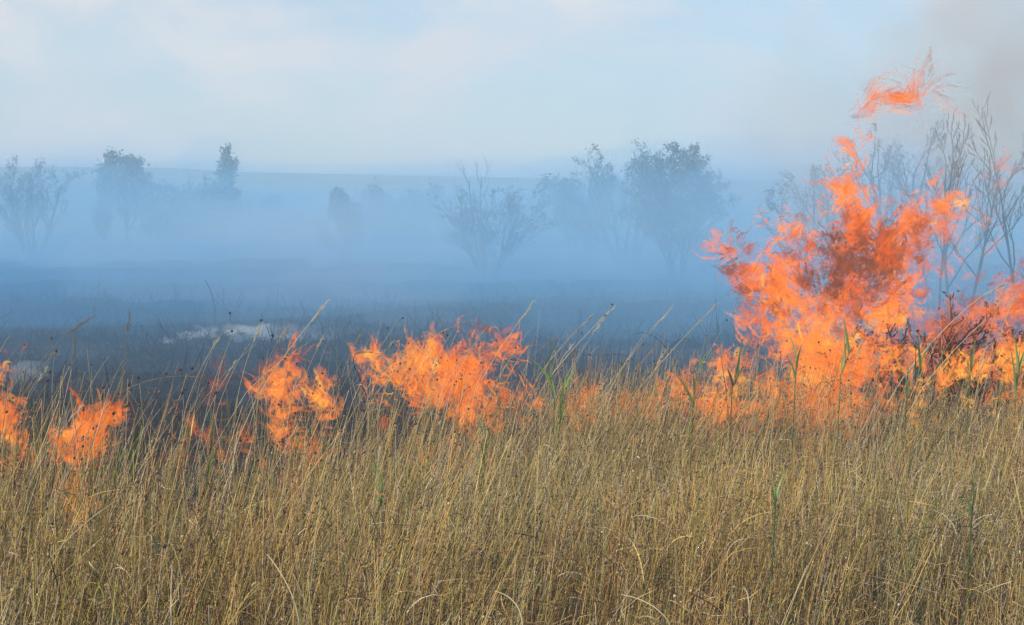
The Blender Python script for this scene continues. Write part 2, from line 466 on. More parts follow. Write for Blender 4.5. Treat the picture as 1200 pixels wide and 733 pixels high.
# ------------------------------------------------------------------ grass
BASEC = np.array([[0.48, 0.335, 0.12], [0.28, 0.175, 0.06], [0.11, 0.06, 0.026], [0.19, 0.175, 0.04], [0.42, 0.36, 0.25], [0.05, 0.036, 0.03], [0.10, 0.135, 0.028]])
def pick_cols(n, pr):
    c = BASEC[rng.choice(len(BASEC), n, p=pr)]
    return np.clip(c * rng.uniform(0.7, 1.3, (n, 1)) + rng.normal(0, 0.012, (n, 3)), 0.01, 0.9)
wv_clump = Waves(26, 0.25, 1.6, 21, 2)
def grass_spots(n, d0=2.8, spill=0.35):
    """base points spread over the unburnt strip, thinning out towards the fire front"""
    out = []
    tot = 0
    while tot < n:
        k = n * 2
        y = np.sqrt(rng.uniform(d0 ** 2, 8.6 ** 2, k))
        x = rng.uniform(-1, 1, k) * (y * 0.335 + 0.35)
        px = CX + x / y * F
        e = edge_D(px) + 0.25 * np.sin(x * 2.3 + 0.5) + 0.12 * np.sin(x * 7.1)
        keep = (y < e) | (rng.random(k) < np.exp(-np.maximum(y - e, 0) / spill) * 0.45)
        den = np.clip(0.75 + 0.35 * wv_clump(np.stack([x, y], -1)), 0.12, 1)
        keep &= rng.random(k) < den
        P = np.stack([x[keep], y[keep]], -1)
        out.append(P); tot += len(P)
    return np.concatenate(out)[:n]
def stems(P, h, lean_mean, lean_sd, r0, s=6, curve=0.10):
    n = len(P)
    t = np.linspace(0, 1, s)
    lx = rng.normal(lean_mean, lean_sd, n); ly = rng.normal(0, lean_sd, n)
    cx = rng.normal(0.03, curve, n); cy = rng.normal(0, curve, n)
    wob = rng.normal(0, 0.006, (n, s, 2)); wob[:, 0] = 0
    X = P[:, 0, None] + h[:, None] * (lx[:, None] * t + cx[:, None] * t ** 2) + wob[..., 0]
    Y = P[:, 1, None] + h[:, None] * (ly[:, None] * t + cy[:, None] * t ** 2) + wob[..., 1]
    Z = h[:, None] * t * np.sqrt(np.maximum(0.2, 1 - (lx ** 2 + ly ** 2)))[:, None] - 0.01
    C = np.stack([X, Y, Z], -1)
    R = r0[:, None] * (1 - 0.6 * t)
    return C, R
wv_patch = Waves(18, 0.5, 2.4, 61, 2)
bag = Bag()
# main stems
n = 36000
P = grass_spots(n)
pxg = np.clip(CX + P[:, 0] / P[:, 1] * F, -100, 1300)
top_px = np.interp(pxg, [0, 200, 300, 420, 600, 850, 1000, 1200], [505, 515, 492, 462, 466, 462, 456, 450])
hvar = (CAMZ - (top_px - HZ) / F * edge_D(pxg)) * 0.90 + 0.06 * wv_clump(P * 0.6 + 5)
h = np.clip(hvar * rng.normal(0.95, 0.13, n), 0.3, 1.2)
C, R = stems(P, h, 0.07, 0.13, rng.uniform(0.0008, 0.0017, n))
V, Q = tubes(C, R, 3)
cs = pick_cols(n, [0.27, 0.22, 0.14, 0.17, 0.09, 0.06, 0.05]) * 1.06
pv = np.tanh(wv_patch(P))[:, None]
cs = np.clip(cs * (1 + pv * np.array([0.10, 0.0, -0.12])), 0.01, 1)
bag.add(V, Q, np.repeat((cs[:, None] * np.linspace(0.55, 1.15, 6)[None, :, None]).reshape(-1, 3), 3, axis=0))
# seed heads on a share of the stems
idx = rng.choice(n, 5200, replace=False)
V, Q = seeds(C[idx, -1], rng.uniform(0.0024, 0.0046, len(idx)))
bag.add(V, Q, rep(np.array([0.14, 0.09, 0.05]) * rng.uniform(0.5, 2.2, (len(idx), 1)), 24))
idx = rng.choice(n, 4200, replace=False)
V, Q = seeds(C[idx, 4] + rng.normal(0, 0.012, (len(idx), 3)), rng.uniform(0.002, 0.004, len(idx)))
bag.add(V, Q, rep(np.array([0.34, 0.27, 0.16]) * rng.uniform(0.4, 1.7, (len(idx), 1)), 24))
# narrow leaves curling off the stems
n2 = 60000
src = rng.integers(0, n, n2)
k = rng.integers(0, 5, n2)
b = C[src, k]
Lh = rng.uniform(0.05, 0.2, n2)
az = rng.uniform(0, 6.283, n2); el = rng.normal(0.9, 0.45, n2); droop = rng.uniform(0.2, 2.6, n2)
s = 6
Pts = np.zeros((n2, s, 3)); Pts[:, 0] = b
e = el.copy(); azv = az.copy(); twist = rng.normal(0, 0.45, n2)
for q in range(1, s):
    d = np.stack([np.cos(azv) * np.cos(e), np.sin(azv) * np.cos(e), np.sin(e)], -1)
    Pts[:, q] = Pts[:, q - 1] + d * (Lh / (s - 1))[:, None]
    e = e - droop / (s - 1); azv = azv + twist / 2
Pts[..., 2] = np.maximum(Pts[..., 2], 0.01)
side = unit(np.cross(np.gradient(Pts, axis=1), rng.normal(size=(n2, 1, 3))))
wid = rng.uniform(0.0007, 0.0018, n2)[:, None] * np.array([0.8, 1, 1, 0.85, 0.6, 0.12])
V, Q = ribbons(Pts, side * wid[..., None], 2)
cs = pick_cols(n2, [0.20, 0.22, 0.20, 0.10, 0.14, 0.09, 0.05])
bag.add(V, Q, rep(cs, s * 2))
# fine side twigs and hanging scraps: the tangle between the stems
n3 = 90000
src = rng.integers(0, n, n3)
fr = rng.uniform(0.2, 0.95, n3) * 5
i0 = np.floor(fr).astype(int); i0 = np.minimum(i0, 4)
b = C[src, i0] + (C[src, i0 + 1] - C[src, i0]) * (fr - i0)[:, None]
L3 = rng.uniform(0.02, 0.11, n3)
d = unit(rng.normal(size=(n3, 3)) + np.array([0.15, 0, 0.5]))
d2 = unit(d + rng.normal(0, 0.7, (n3, 3)))
Pts = np.stack([b, b + d * (L3 * 0.5)[:, None], b + (d * 0.5 + d2 * 0.5) * L3[:, None]], 1)
R3 = rng.uniform(0.0006, 0.0013, n3)[:, None] * np.array([1, 0.9, 0.5])
V, Q = tubes(Pts, R3, 3)
cs = pick_cols(n3, [0.18, 0.22, 0.22, 0.08, 0.14, 0.12, 0.04])
bag.add(V, Q, rep(cs, 9))
idx = rng.choice(n3, 9000, replace=False)
V, Q = seeds(Pts[idx, 2], rng.uniform(0.0014, 0.0036, len(idx)))
bag.add(V, Q, rep(np.array([0.20, 0.14, 0.08]) * rng.uniform(0.35, 2.6, (len(idx), 1)), 24))
n6 = 26000
src = rng.integers(0, n, n6); k = rng.integers(1, 6, n6)
b = C[src, k] + rng.normal(0, 0.01, (n6, 3))
a0 = unit(rng.normal(size=(n6, 3))); a1 = unit(np.cross(a0, rng.normal(size=(n6, 3))))
tt = np.linspace(-1.4, 1.4, 5)
rad = rng.uniform(0.003, 0.010, n6)
Pts = b[:, None] + rad[:, None, None] * (a0[:, None] * np.sin(tt)[None, :, None] * rng.uniform(0.6, 1.6, (n6, 1, 1)) + a1[:, None] * np.cos(tt)[None, :, None])
side = np.cross(a0, a1)[:, None] * (rng.uniform(0.0005, 0.0011, n6)[:, None] * np.array([0.5, 1, 1, 0.9, 0.2]))[..., None]
V, Q = ribbons(Pts, side, 2)
cc = np.where(rng.random((n6, 1)) < 0.22, np.array([[0.55, 0.45, 0.28]]), np.array([[0.19, 0.125, 0.06]])) * rng.uniform(0.5, 1.25, (n6, 1))
bag.add(V, Q, rep(cc, 10))
# taller loose stems in front of the fire
nf = 2600
P = grass_spots(12000)
pxf = CX + P[:, 0] / P[:, 1] * F
P = P[P[:, 1] > edge_D(np.clip(pxf, -200, 1400)) - 0.9][:nf]; nf = len(P)
pxf = np.clip(CX + P[:, 0] / P[:, 1] * F, -100, 1300)
h = (CAMZ - (np.interp(pxf, [0, 200, 300, 420, 600, 850, 1000, 1200], [480, 485, 460, 440, 445, 445, 440, 430]) - HZ) / F * P[:, 1]) * rng.normal(1.0, 0.09, nf)
C5, R5 = stems(P, np.clip(h, 0.4, 1.3), 0.24, 0.16, rng.uniform(0.0007, 0.0015, nf), 6, 0.08)
V, Q = tubes(C5, R5, 3)
bag.add(V, Q, rep(pick_cols(nf, [0.24, 0.26, 0.18, 0.12, 0.12, 0.06, 0.02]), 18))
idx = rng.choice(nf, nf // 3, replace=False)
V, Q = seeds(C5[idx, -1], rng.uniform(0.002, 0.0042, len(idx)))
bag.add(V, Q, rep(np.array([0.08, 0.05, 0.03]) * rng.uniform(0.5, 2.2, (len(idx), 1)), 24))
# low thatch
n4 = 16000
P = grass_spots(n4)
h = rng.uniform(0.15, 0.5, n4)
C4, R4 = stems(P, h, 0.02, 0.45, rng.uniform(0.001, 0.002, n4), 4, 0.3)
V, Q = tubes(C4, R4, 3)
bag.add(V, Q, rep(pick_cols(n4, [0.12, 0.18, 0.28, 0.08, 0.12, 0.18, 0.04]) * 0.8, 12))
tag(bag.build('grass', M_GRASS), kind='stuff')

# ------------------------------------------------------------------ charred stubble on the burnt ground
bag = Bag()
n = 26000
y = 5.0 * (30 / 5.0) ** (rng.random(n) ** 0.9)
x = rng.uniform(-1, 1, n) * (y * 0.33 + 0.6)
px = CX + x / y * F
ok = y > edge_D(px) + 0.15
x, y = x[ok], y[ok]; n = len(x)
P = np.stack([x, y], -1)
h = rng.uniform(0.04, 0.24, n) * np.clip(1 + 0.5 * wv_lump(P), 0.2, 2)
C4, R4 = stems(P, h, 0.05, 0.4, rng.uniform(0.002, 0.006, n), 3, 0.2)
C4[..., 2] += burnt_z(P[:, 0], P[:, 1])[:, None] - 0.01
V, Q = tubes(C4, R4, 3)
bag.add(V, Q, rep(np.array([0.016, 0.015, 0.016]) * rng.uniform(0.5, 2.5, (n, 1)), 9))
nt_ = 900
y = 5.2 * (30 / 5.2) ** rng.random(nt_)
x = rng.uniform(-1, 1, nt_) * (y * 0.33 + 0.6)
ok = y > edge_D(CX + x / y * F) + 0.3
x, y = x[ok], y[ok]
per = 22
ts = rng.uniform(0.5, 1.5, len(x))
P = np.repeat(np.stack([x, y], -1), per, 0) + rng.normal(0, 0.035, (len(x) * per, 2)) * np.repeat(ts, per)[:, None]
n = len(P)
C4, R4 = stems(P, rng.uniform(0.06, 0.20, n) * np.repeat(ts, per), 0.08, 0.5, rng.uniform(0.002, 0.005, n), 4, 0.35)
C4[..., 2] += burnt_z(P[:, 0], P[:, 1])[:, None] - 0.01
V, Q = tubes(C4, R4, 3)
bag.add(V, Q, rep(np.repeat(rng.uniform(0.4, 2.4, (len(x), 1)), per, 0) * np.array([0.012, 0.011, 0.011]), 12))
tag(bag.build('burnt_stubble', M_CHAR), kind='stuff')

# ------------------------------------------------------------------ trees and bushes
def grow(base, height, style, rs, spread=0.5, stems_n=1, lean=(0, 0), r0=None):
    """returns list of branch polylines (points, radii) and list of twig end points"""
    br, tips = [], []
    def branch(p, d, L, r, depth):
        n = 6
        pts, rad = [p.copy()], [r]
        dd = d.copy()
        for q in range(1, n):
            dd = unit(dd + rs.normal(0, 0.13 if depth else 0.06, 3) + np.array([0, 0, style.get('up', 0.06)]))
            pts.append(pts[-1] + dd * L / (n - 1)); rad.append(r * (1 - 0.75 * q / (n - 1)))
        br.append((np.array(pts), np.array(rad), depth))
        if depth >= style.get('levels', 3):
            tips.extend(pts[2:]); return
        if depth >= 1:
            tips.extend(pts[3:])
        m = style['kids'][depth]
        for q in range(m):
            f = style.get('from', 0.25) + (1 - style.get('from', 0.25)) * (q + rs.random()) / m
            k = min(int(f * (n - 1)), n - 2); g = f * (n - 1) - k
            pp = pts[k] * (1 - g) + pts[k + 1] * g
            az = rs.uniform(0, 6.283)
            t = unit(pts[k + 1] - pts[k])
            a = unit(np.cross(t, rs.normal(size=3)))
            an = rs.normal(style['ang'], 0.17)
            nd = unit(t * math.cos(an) + a * math.sin(an))
            branch(pp, nd, L * rs.uniform(0.4, 0.62) * style.get('len', 1) * (1.15 - 0.5 * f), max(rad[k] * 0.6, style.get('rmin', 0.004)), depth + 1)
    for q in range(stems_n):
        az = 6.283 * (q + rs.random()) / stems_n
        sp = spread * rs.uniform(0.6, 1.1) if stems_n > 1 else 0
        d = unit(np.array([math.cos(az) * sp + lean[0], math.sin(az) * sp + lean[1], 1.0]))
        b = np.array([math.cos(az), math.sin(az), 0]) * (0.05 * height * (stems_n > 1)) + np.array([0, 0, -0.05])
        branch(b, d, height * rs.uniform(0.86, 1.0) if q else height, r0 or height * 0.022, 0)
    return br, np.array(tips)
AIRY = dict(kids=[9, 6, 4], ang=0.75, levels=3, up=0.10, **{'from': 0.2})
POPLAR = dict(kids=[16, 5, 3], ang=0.45, levels=3, up=0.2, len=0.62, **{'from': 0.1})
ROUND = dict(kids=[12, 6, 4], ang=0.7, levels=3, up=0.12, len=0.85, **{'from': 0.22})
SHRUB = dict(kids=[7, 4, 3], ang=0.6, levels=3, up=0.09, len=0.9, **{'from': 0.2})
BARE = dict(kids=[6, 4, 3], ang=0.55, levels=3, up=0.10, len=0.95, **{'from': 0.3})
TWIG = dict(kids=[8, 5, 3], ang=0.5, levels=3, up=0.12, len=0.8, rmin=0.003, **{'from': 0.3})
SAPL = dict(kids=[5, 3], ang=0.55, levels=2, up=0.13, len=0.85, **{'from': 0.4})
def tree(name, label, cat, bx, by, ty, style, seed, leaves=0, leaf=0.06, stems_n=1, spread=0.5, lean=(0, 0), wscale=1.0, r0=None, group=None, D=None, bark=(0.03, 0.027, 0.025), leafc=(0.14, 0.15, 0.11), lmin=0.0):
    rs = np.random.default_rng(seed)
    D = D or ground_D(by)
    g = at(bx, HZ, D); g[2] = 0.0
    H = float(at(bx, ty, D)[2]) * 0.97
    br, tips = grow(None, H, style, rs, spread, stems_n, lean, r0)
    top = max(p[:, 2].max() for p, _, _ in br)
    sc = np.array([wscale, wscale, 1.0]) * np.array([1, 1, H / top])
    root = tag(empty(name, g), label, cat, group)
    trunk = Bag(); limbs = Bag()
    c = np.array(bark)
    for p, r, d in br:
        V, Q = tubes((p * sc)[None], np.maximum(r, 0.0035)[None], 5 if d < 2 else 3)
        (trunk if d == 0 else limbs).add(V, Q, c * rs.uniform(0.7, 1.4))
    trunk.build('trunk', M_BARK, root, smooth=True)
    limbs.build('branches', M_BARK, root)
    if leaves:
        tp = tips * sc
        tp = tp[tp[:, 2] > lmin * H]
        cl = tp[rs.integers(0, len(tp), leaves)] + rs.normal(0, leaf * 1.2, (leaves, 3))
        a = unit(rs.normal(size=(leaves, 3))); b = unit(np.cross(a, rs.normal(size=(leaves, 3))))
        sz = leaf * rs.uniform(0.5, 1.2, (leaves, 1))
        V = np.stack([cl - a * sz, cl + b * sz * 0.45, cl + a * sz, cl - b * sz * 0.45], 1).reshape(-1, 3)
        Q = np.arange(leaves * 4).reshape(-1, 4)
        cc = np.array(leafc) * rs.uniform(0.55, 1.6, (leaves, 1)) * np.array([1, 1, 1]) + rs.normal(0, 0.006, (leaves, 3))
        mesh_obj('crown', V, Q, M_CROWN, root, col=rep(np.clip(cc, 0.01, 1), 4))
    return root
tree('airy_tree', 'small airy tree with fine twigs, farthest left against the hill', 'tree', 38, 303, 181, SHRUB, 11, leaves=4200, leaf=0.045, stems_n=5, spread=0.36, wscale=0.9)
tree('leafy_tree', 'narrow hazy tree just left of the round-topped leafy tree', 'tree', 120, 286, 184, POPLAR, 12, leaves=2200, leaf=0.07, wscale=0.75, D=56)
tree('leafy_tree', 'round-topped leafy tree standing in blue haze below the hill crest', 'tree', 152, 284, 175, ROUND, 13, leaves=4200, leaf=0.08, wscale=0.9, D=56)
tree('bare_tree', 'thin bare sapling rising between the two leafy trees on the left', 'tree', 222, 288, 184, SAPL, 14, r0=0.05, wscale=0.5)
tree('columnar_tree', 'tall columnar hazy tree breaking the left part of the hill crest', 'tree', 260, 290, 171, POPLAR, 15, leaves=4200, leaf=0.075, wscale=0.9, D=56)
tree('bush', 'broad hazy bush filling the gap left of the columnar tree', 'bush', 215, 290, 212, SHRUB, 16, leaves=6500, leaf=0.11, stems_n=6, spread=0.6, D=56)
tree('bush', 'low hazy bush just right of the columnar tree', 'bush', 305, 290, 232, SHRUB, 17, leaves=2600, leaf=0.10, stems_n=5, spread=0.7)
tree('bush', 'twiggy low bush between the columnar tree and small dark tree', 'bush', 352, 296, 248, BARE, 18, leaves=900, leaf=0.06, stems_n=5, spread=0.5)
tree('small_tree', 'small dark tree with compact leafy top, left of the faint bush', 'tree', 402, 294, 221, ROUND, 19, leaves=7000, leaf=0.06, wscale=0.9, lmin=0.25, D=46)
tree('bush', 'faint wide bush half lost in pale smoke', 'bush', 462, 300, 216, SHRUB, 20, leaves=3800, leaf=0.10, stems_n=6, spread=0.65)
SP = tree('spreading_shrub', 'many-stemmed spreading shrub in middle of the burnt field', 'shrub', 572, 332, 212, SHRUB, 31, leaves=4200, leaf=0.03, stems_n=10, spread=0.55, r0=0.022)
tree('bare_tree', 'slender bare stem pair poking above the spreading shrub', 'tree', 567, 324, 178, SAPL, 22, stems_n=2, spread=0.12, r0=0.03, wscale=0.8)
tree('bush', 'rounded hazy bush left of the plumed tree', 'bush', 682, 312, 203, SHRUB, 23, leaves=3600, leaf=0.07, stems_n=6, spread=0.42)
tree('plumed_tree', 'tree with loose feathery plumes on top, left of the dense tree', 'tree', 734, 318, 160, BARE, 24, leaves=4200, leaf=0.035, stems_n=6, spread=0.34, lean=(-0.06, 0), wscale=0.9)
tree('dense_tree', 'dense tall leafy tree, darkest one in middle distance', 'tree', 794, 334, 163, SHRUB, 25, leaves=15000, leaf=0.042, stems_n=9, spread=0.17, r0=0.028, wscale=0.95)
tree('bush', 'low twiggy bush at foot of the dense tree', 'bush', 822, 318, 262, BARE, 26, leaves=1500, leaf=0.05, stems_n=5, spread=0.6)
tree('small_tree', 'twiggy small tree left behind top of the biggest flame', 'tree', 952, 340, 188, BARE, 27, leaves=1200, leaf=0.035, stems_n=3, spread=0.28, D=30)
tree('hazy_tree', 'pale blue tree with leafy haze right behind the biggest flame', 'tree', 1060, 345, 128, BARE, 28, leaves=3000, leaf=0.022, stems_n=5, spread=0.24, D=29)
tree('bare_sapling', 'bare forked sapling, central one of three right of the biggest flame', 'tree', 1126, 400, 130, TWIG, 42, r0=0.024, stems_n=2, spread=0.15, lean=(0.08, 0), D=20)
tree('bare_sapling', 'bare thin sapling with upright stem nearest the biggest flame', 'tree', 1098, 400, 118, TWIG, 30, r0=0.018, lean=(0.05, 0), D=20, wscale=0.8)
tree('bare_sapling', 'bare sapling cut by right edge of the photo', 'tree', 1198, 400, 98, TWIG, 33, r0=0.022, lean=(-0.02, 0), D=19, wscale=0.9)
# dead reddish shrub in the fire at right
tree('dead_shrub', 'scorched red-brown shrub standing in the right-hand fire', 'shrub', 1128, 0, 352, SHRUB, 35, leaves=4200, leaf=0.013, stems_n=9, spread=0.5, r0=0.009, D=8.4, bark=(0.05, 0.025, 0.018), leafc=(0.26, 0.07, 0.03), lmin=0.3)

tree('dead_shrub', 'scorched dark brown shrub at right edge in the red flames', 'shrub', 1190, 0, 338, SHRUB, 36, leaves=3600, leaf=0.013, stems_n=8, spread=0.5, r0=0.008, D=8.7, bark=(0.05, 0.025, 0.018), leafc=(0.20, 0.06, 0.028), lmin=0.3)
# ------------------------------------------------------------------ flames
PAL = np.array([[1.1, 0.29, 0.035], [1.05, 0.215, 0.025], [0.78, 0.125, 0.018], [0.42, 0.08, 0.02], [1.2, 0.5, 0.06], [0.98, 0.25, 0.06], [0.22, 0.06, 0.026]])
def two(o, broad):
    o.data.materials.append(M_SHEET)
    o.data.polygons.foreach_set('material_index', np.repeat(broad.astype(np.int32), len(o.data.polygons) // len(broad)))
    return o
def flame(name, label, blobs, D, n, seed, pal, depth=0.16, width=(0.006, 0.020), length=(0.08, 0.26), swirl=1.2, alpha=(0.25, 0.85), lam=(0.05, 0.5), group='flames of the grass fire', rise=0.6, dark=None, parts=None, gap=-0.1, sheets=0.20):
    """a body of fire: thin curling sheets of glowing gas carried along a turbulent flow"""
    n = int(n * 1.5); width = (width[0] * 0.42, width[1] * 0.46); length = (length[0] * 0.55, length[1] * 0.7)
    rs = np.random.default_rng(seed)
    bl = np.array([b[:4] for b in blobs], float)
    wt = np.array([b[4] if len(b) > 4 else 1.0 for b in blobs]) * bl[:, 2] * bl[:, 3]
    dr = np.array([b[5] if len(b) > 5 else 0.25 for b in blobs])     # sideways drift of the flow
    j = rs.choice(len(bl), n, p=wt / wt.sum())
    # clumped seeds
    ncl = max(6, n // 9)
    cr = np.minimum(np.abs(rs.normal(0, 0.62, n)), 1.7) ** 0.85; ca = rs.uniform(0, 6.283, n)
    px = bl[j, 0] + bl[j, 2] * cr * np.cos(ca); py = bl[j, 1] + bl[j, 3] * cr * np.sin(ca)
    Dd = (D(px) if callable(D) else D) + rs.normal(0, depth, n)
    X = at(px, py, Dd)
    ok = X[:, 2] > 0.03
    X, j = X[ok], j[ok]; n = len(X)
    big = Curl(30, lam[1] * 0.5, lam[1] * 1.6, seed + 1); small = Curl(40, lam[0], lam[1] * 0.5, seed + 2)
    dens = Waves(40, 0.05, 0.36, seed + 3); tone = Waves(24, 0.10, 0.7, seed + 4)
    keep = dens(X * np.array([1, 0.5, 1])) > rs.normal(gap, 0.38, n)
    X, j = X[keep], j[keep]; n = len(X)
    s = 9
    L = rs.uniform(*length, n) * np.where(rs.random(n) < 0.12, 1.7, 1.0)
    Pts = np.zeros((n, s, 3)); Pts[:, 0] = X
    for q in range(1, s):
        p = Pts[:, q - 1]
        v = np.stack([dr[j], 0 * dr[j], np.full(n, rise)], -1) + swirl * (1.3 * big(p) + 1.7 * small(p))
        v = unit(v) * np.array([1, 0.6, 1])
        Pts[:, q] = p + v * (L / (s - 1))[:, None]
    Pts[..., 2] = np.maximum(Pts[..., 2], 0.03)
    T = unit(np.gradient(Pts, axis=1))
    broad = rs.random(n) < sheets                                   # wide translucent sheets; the rest are narrow wisps
    ref = unit(np.array([0, 1.0, 0]) + rs.normal(0, 0.45, (n, 1, 3)))
    side = unit(np.cross(T, ref))
    t = np.linspace(0, 1, s)
    prof = np.sin(math.pi * np.clip(t * 0.96 + 0.02, 0, 1)) ** 0.7
    wd = np.where(broad, rs.uniform(2.0, 5.2, n) * width[1], rs.uniform(*width, n) * 1.25)
    Wv = side * (wd[:, None] * prof)[..., None]
    bulge = np.cross(side, T) * (wd[:, None] * 0.5 * rs.normal(0, 1, (n, 1)))[..., None]
    K = 5
    V, Q = ribbons(Pts, Wv, K, bulge)
    u = np.linspace(-1, 1, K)
    al = np.where(broad, rs.uniform(0.35, 0.85, n) * min(1, alpha[1] / 0.8), rs.uniform(*alpha, n))
    a = al[:, None, None] * (np.sin(math.pi * t) ** 0.7)[None, :, None] * np.array([0.0, 0.8, 1, 0.8, 0.0])[None, None]
    # colours: tone field picks bright or sooty strands
    pm = np.array(pal, float); pm /= pm.sum()
    tv = tone(X) + rs.normal(0, 0.85, n)
    order = [6, 3, 2, 1, 5, 0, 4]
    cdf = np.cumsum(pm[order])
    rank = np.argsort(np.argsort(tv)) / max(n - 1, 1)
    if dark is not None:
        for (dx, dy, rx, ry, am) in dark:
            c0 = at(dx, dy, D(np.array([dx]))[0] if callable(D) else D)
            sx = rx / F * (D(np.array([dx]))[0] if callable(D) else D); sy = ry / F * (D(np.array([dx]))[0] if callable(D) else D)
            rr = ((X[:, 0] - c0[0]) / sx) ** 2 + ((X[:, 2] - c0[2]) / sy) ** 2
            rank = rank - am * np.exp(-rr)
    ci = np.array(order)[np.clip(np.searchsorted(cdf, np.clip(rank, 0, 0.999)), 0, 6)]
    cols = PAL[ci] * rs.uniform(0.85, 1.15, (n, 1))
    if parts is None:
        return tag(two(mesh_obj(name, V, Q, M_FLAME, col=rep(cols, s * K), fa=a.ravel(), center=True), broad), label, 'flame', group)
    base = np.array([X[:, 0].mean(), X[:, 1].mean(), 0.0])
    root = tag(empty(name, base), label, 'flame', group)
    V = V.reshape(n, s * K, 3) - base; cv = rep(cols, s * K).reshape(n, s * K, 3); a = np.broadcast_to(a, (n, s, K)).reshape(n, s * K)
    Q1 = Q.reshape(n, -1, 4)[0]
    for pn, ids in parts:
        sel = np.isin(j, ids)
        m = int(sel.sum())
        if m:
            two(mesh_obj(pn, V[sel], (np.arange(m)[:, None, None] * s * K + Q1[None]).reshape(-1, 4), M_FLAME, root, col=cv[sel], fa=a[sel]), broad[sel])
    return root
BRIGHT = [0.24, 0.29, 0.20, 0.12, 0.05, 0.08, 0.02]
DUSKY = [0.22, 0.24, 0.20, 0.16, 0.04, 0.08, 0.06]
PINK = [0.22, 0.20, 0.14, 0.04, 0.06, 0.32, 0.02]
YEL = [0.26, 0.22, 0.08, 0.03, 0.36, 0.04, 0.01]
RED = [0.06, 0.15, 0.28, 0.28, 0.01, 0.10, 0.12]
flame('tall_flame', 'biggest and tallest billowing orange flame with a sooty brown core',
      [(955, 470, 95, 36, 0.8), (965, 405, 62, 50), (990, 330, 70, 46, 1.2, 0.1), (915, 345, 40, 36, 1, -0.5), (890, 318, 28, 20, 0.7, -0.9), (1035, 310, 42, 50, 1.1, 0.5), (1000, 268, 34, 30, 1.2, 0.2),
       (992, 226, 11, 22, 1.3, 0), (1003, 192, 6, 24, 0.6, 0), (1060, 262, 32, 16, 1.0, 1.6), (1092, 236, 24, 12, 0.6, 1.4), (905, 385, 26, 26, 0.5), (935, 268, 22, 22, 0.5, -0.7), (860, 294, 22, 9, 0.45, -1.4), (872, 345, 12, 26, 0.3, -0.3),
       (1040, 420, 26, 36, 0.45), (1040, 372, 16, 34, 0.7), (1078, 300, 18, 30, 0.22), (960, 540, 80, 50, 0.25), (985, 440, 50, 44, 1.3, 0.3), (842, 288, 8, 6, 0.3, -1.0), (1006, 160, 5, 18, 0.25, 0.1), (1085, 210, 10, 8, 0.2, 0.8)],
      8.3, 8600, 101, BRIGHT, sheets=0.19, gap=-0.05, depth=0.2, dark=[(1005, 300, 40, 42, 0.7), (985, 265, 18, 18, 0.3), (880, 350, 16, 14, 0.4), (970, 345, 22, 25, 0.45)],
      parts=[('core', [2]), ('base', [0, 1, 11, 15, 16, 18, 19]), ('tongue', [3, 4]), ('tongue', [13, 14, 20]), ('crest', [6, 7, 8, 12, 21]), ('tongue', [9, 10, 22]), ('tongue', [5, 17])])
flame('detached_flame', 'curled flame lick floating free above the tallest flame',
      [(992, 138, 10, 7, 0.5, 1.2), (1008, 128, 13, 8, 0.8, 1.4), (1025, 118, 15, 9, 1, 1.4), (1042, 111, 15, 8, 1, 1.2), (1058, 106, 14, 8, 1, 0.9), (1068, 114, 10, 9, 1, -0.6), (1078, 124, 9, 9, 0.8, -1.0),
       (1082, 132, 6, 6, 0.6, -0.6), (1090, 112, 10, 5, 0.35, 0.9), (1086, 96, 7, 6, 0.3, 0.4), (1100, 106, 6, 8, 0.2, 0.3), (1012, 140, 12, 5, 0.4, 1.4), (993, 166, 6, 12, 0.25, 0.1), (1006, 180, 7, 12, 0.2, 0.1), (995, 200, 6, 12, 0.3, 0.1)],
      8.3, 760, 111, DUSKY, depth=0.1, sheets=0.10, gap=0.05, alpha=(0.07, 0.36), length=(0.12, 0.36), swirl=0.6, width=(0.004, 0.012), rise=0.3, lam=(0.12, 0.6))
flame('red_flame', 'dusky red wall of flame behind the scorched shrub at right',
      [(1175, 370, 45, 34, 1, 0.6), (1120, 395, 45, 30, 0.7), (1185, 340, 25, 20, 0.6, 0.7), (1195, 400, 30, 40, 0.8), (1150, 430, 60, 40, 0.5), (1085, 395, 25, 30, 0.4), (1140, 520, 60, 60, 0.15), (1215, 350, 25, 40, 0.5)],
      8.9, 2000, 121, RED, depth=0.2, alpha=(0.15, 0.6))
for k, (bx, by, rx, ry, m) in enumerate([(1178, 424, 11, 20, 190), (1195, 420, 8, 14, 90), (1160, 436, 9, 12, 80), (1142, 440, 9, 14, 90), (1118, 432, 10, 16, 100), (1100, 446, 9, 10, 70), (1078, 428, 7, 16, 80), (1062, 448, 10, 10, 80), (1186, 446, 10, 10, 70)]):
    flame('yellow_flame', 'small bright yellow-orange flame flickering among stalks at lower right', [(bx, by, rx, ry, 1, 0.3), (bx, by + 40, rx * 0.5, 40, 0.25, 0.1)], 7.65, m, 400 + 7 * k, YEL, depth=0.05, alpha=(0.4, 0.95), length=(0.06, 0.16), width=(0.006, 0.014), group='yellow flames at lower right')
flame('thin_flame', 'pale wispy flames above saplings right of the tallest flame',
      [(1098, 265, 18, 34, 0.6, 0.3), (1165, 200, 14, 16, 0.25, 0.4), (1110, 240, 26, 16, 0.4, 0.8), (1150, 260, 22, 20, 0.3, 0.5), (1120, 320, 30, 30, 0.3), (1190, 300, 14, 18, 0.3)],
      8.6, 420, 141, PINK, depth=0.15, alpha=(0.08, 0.32))
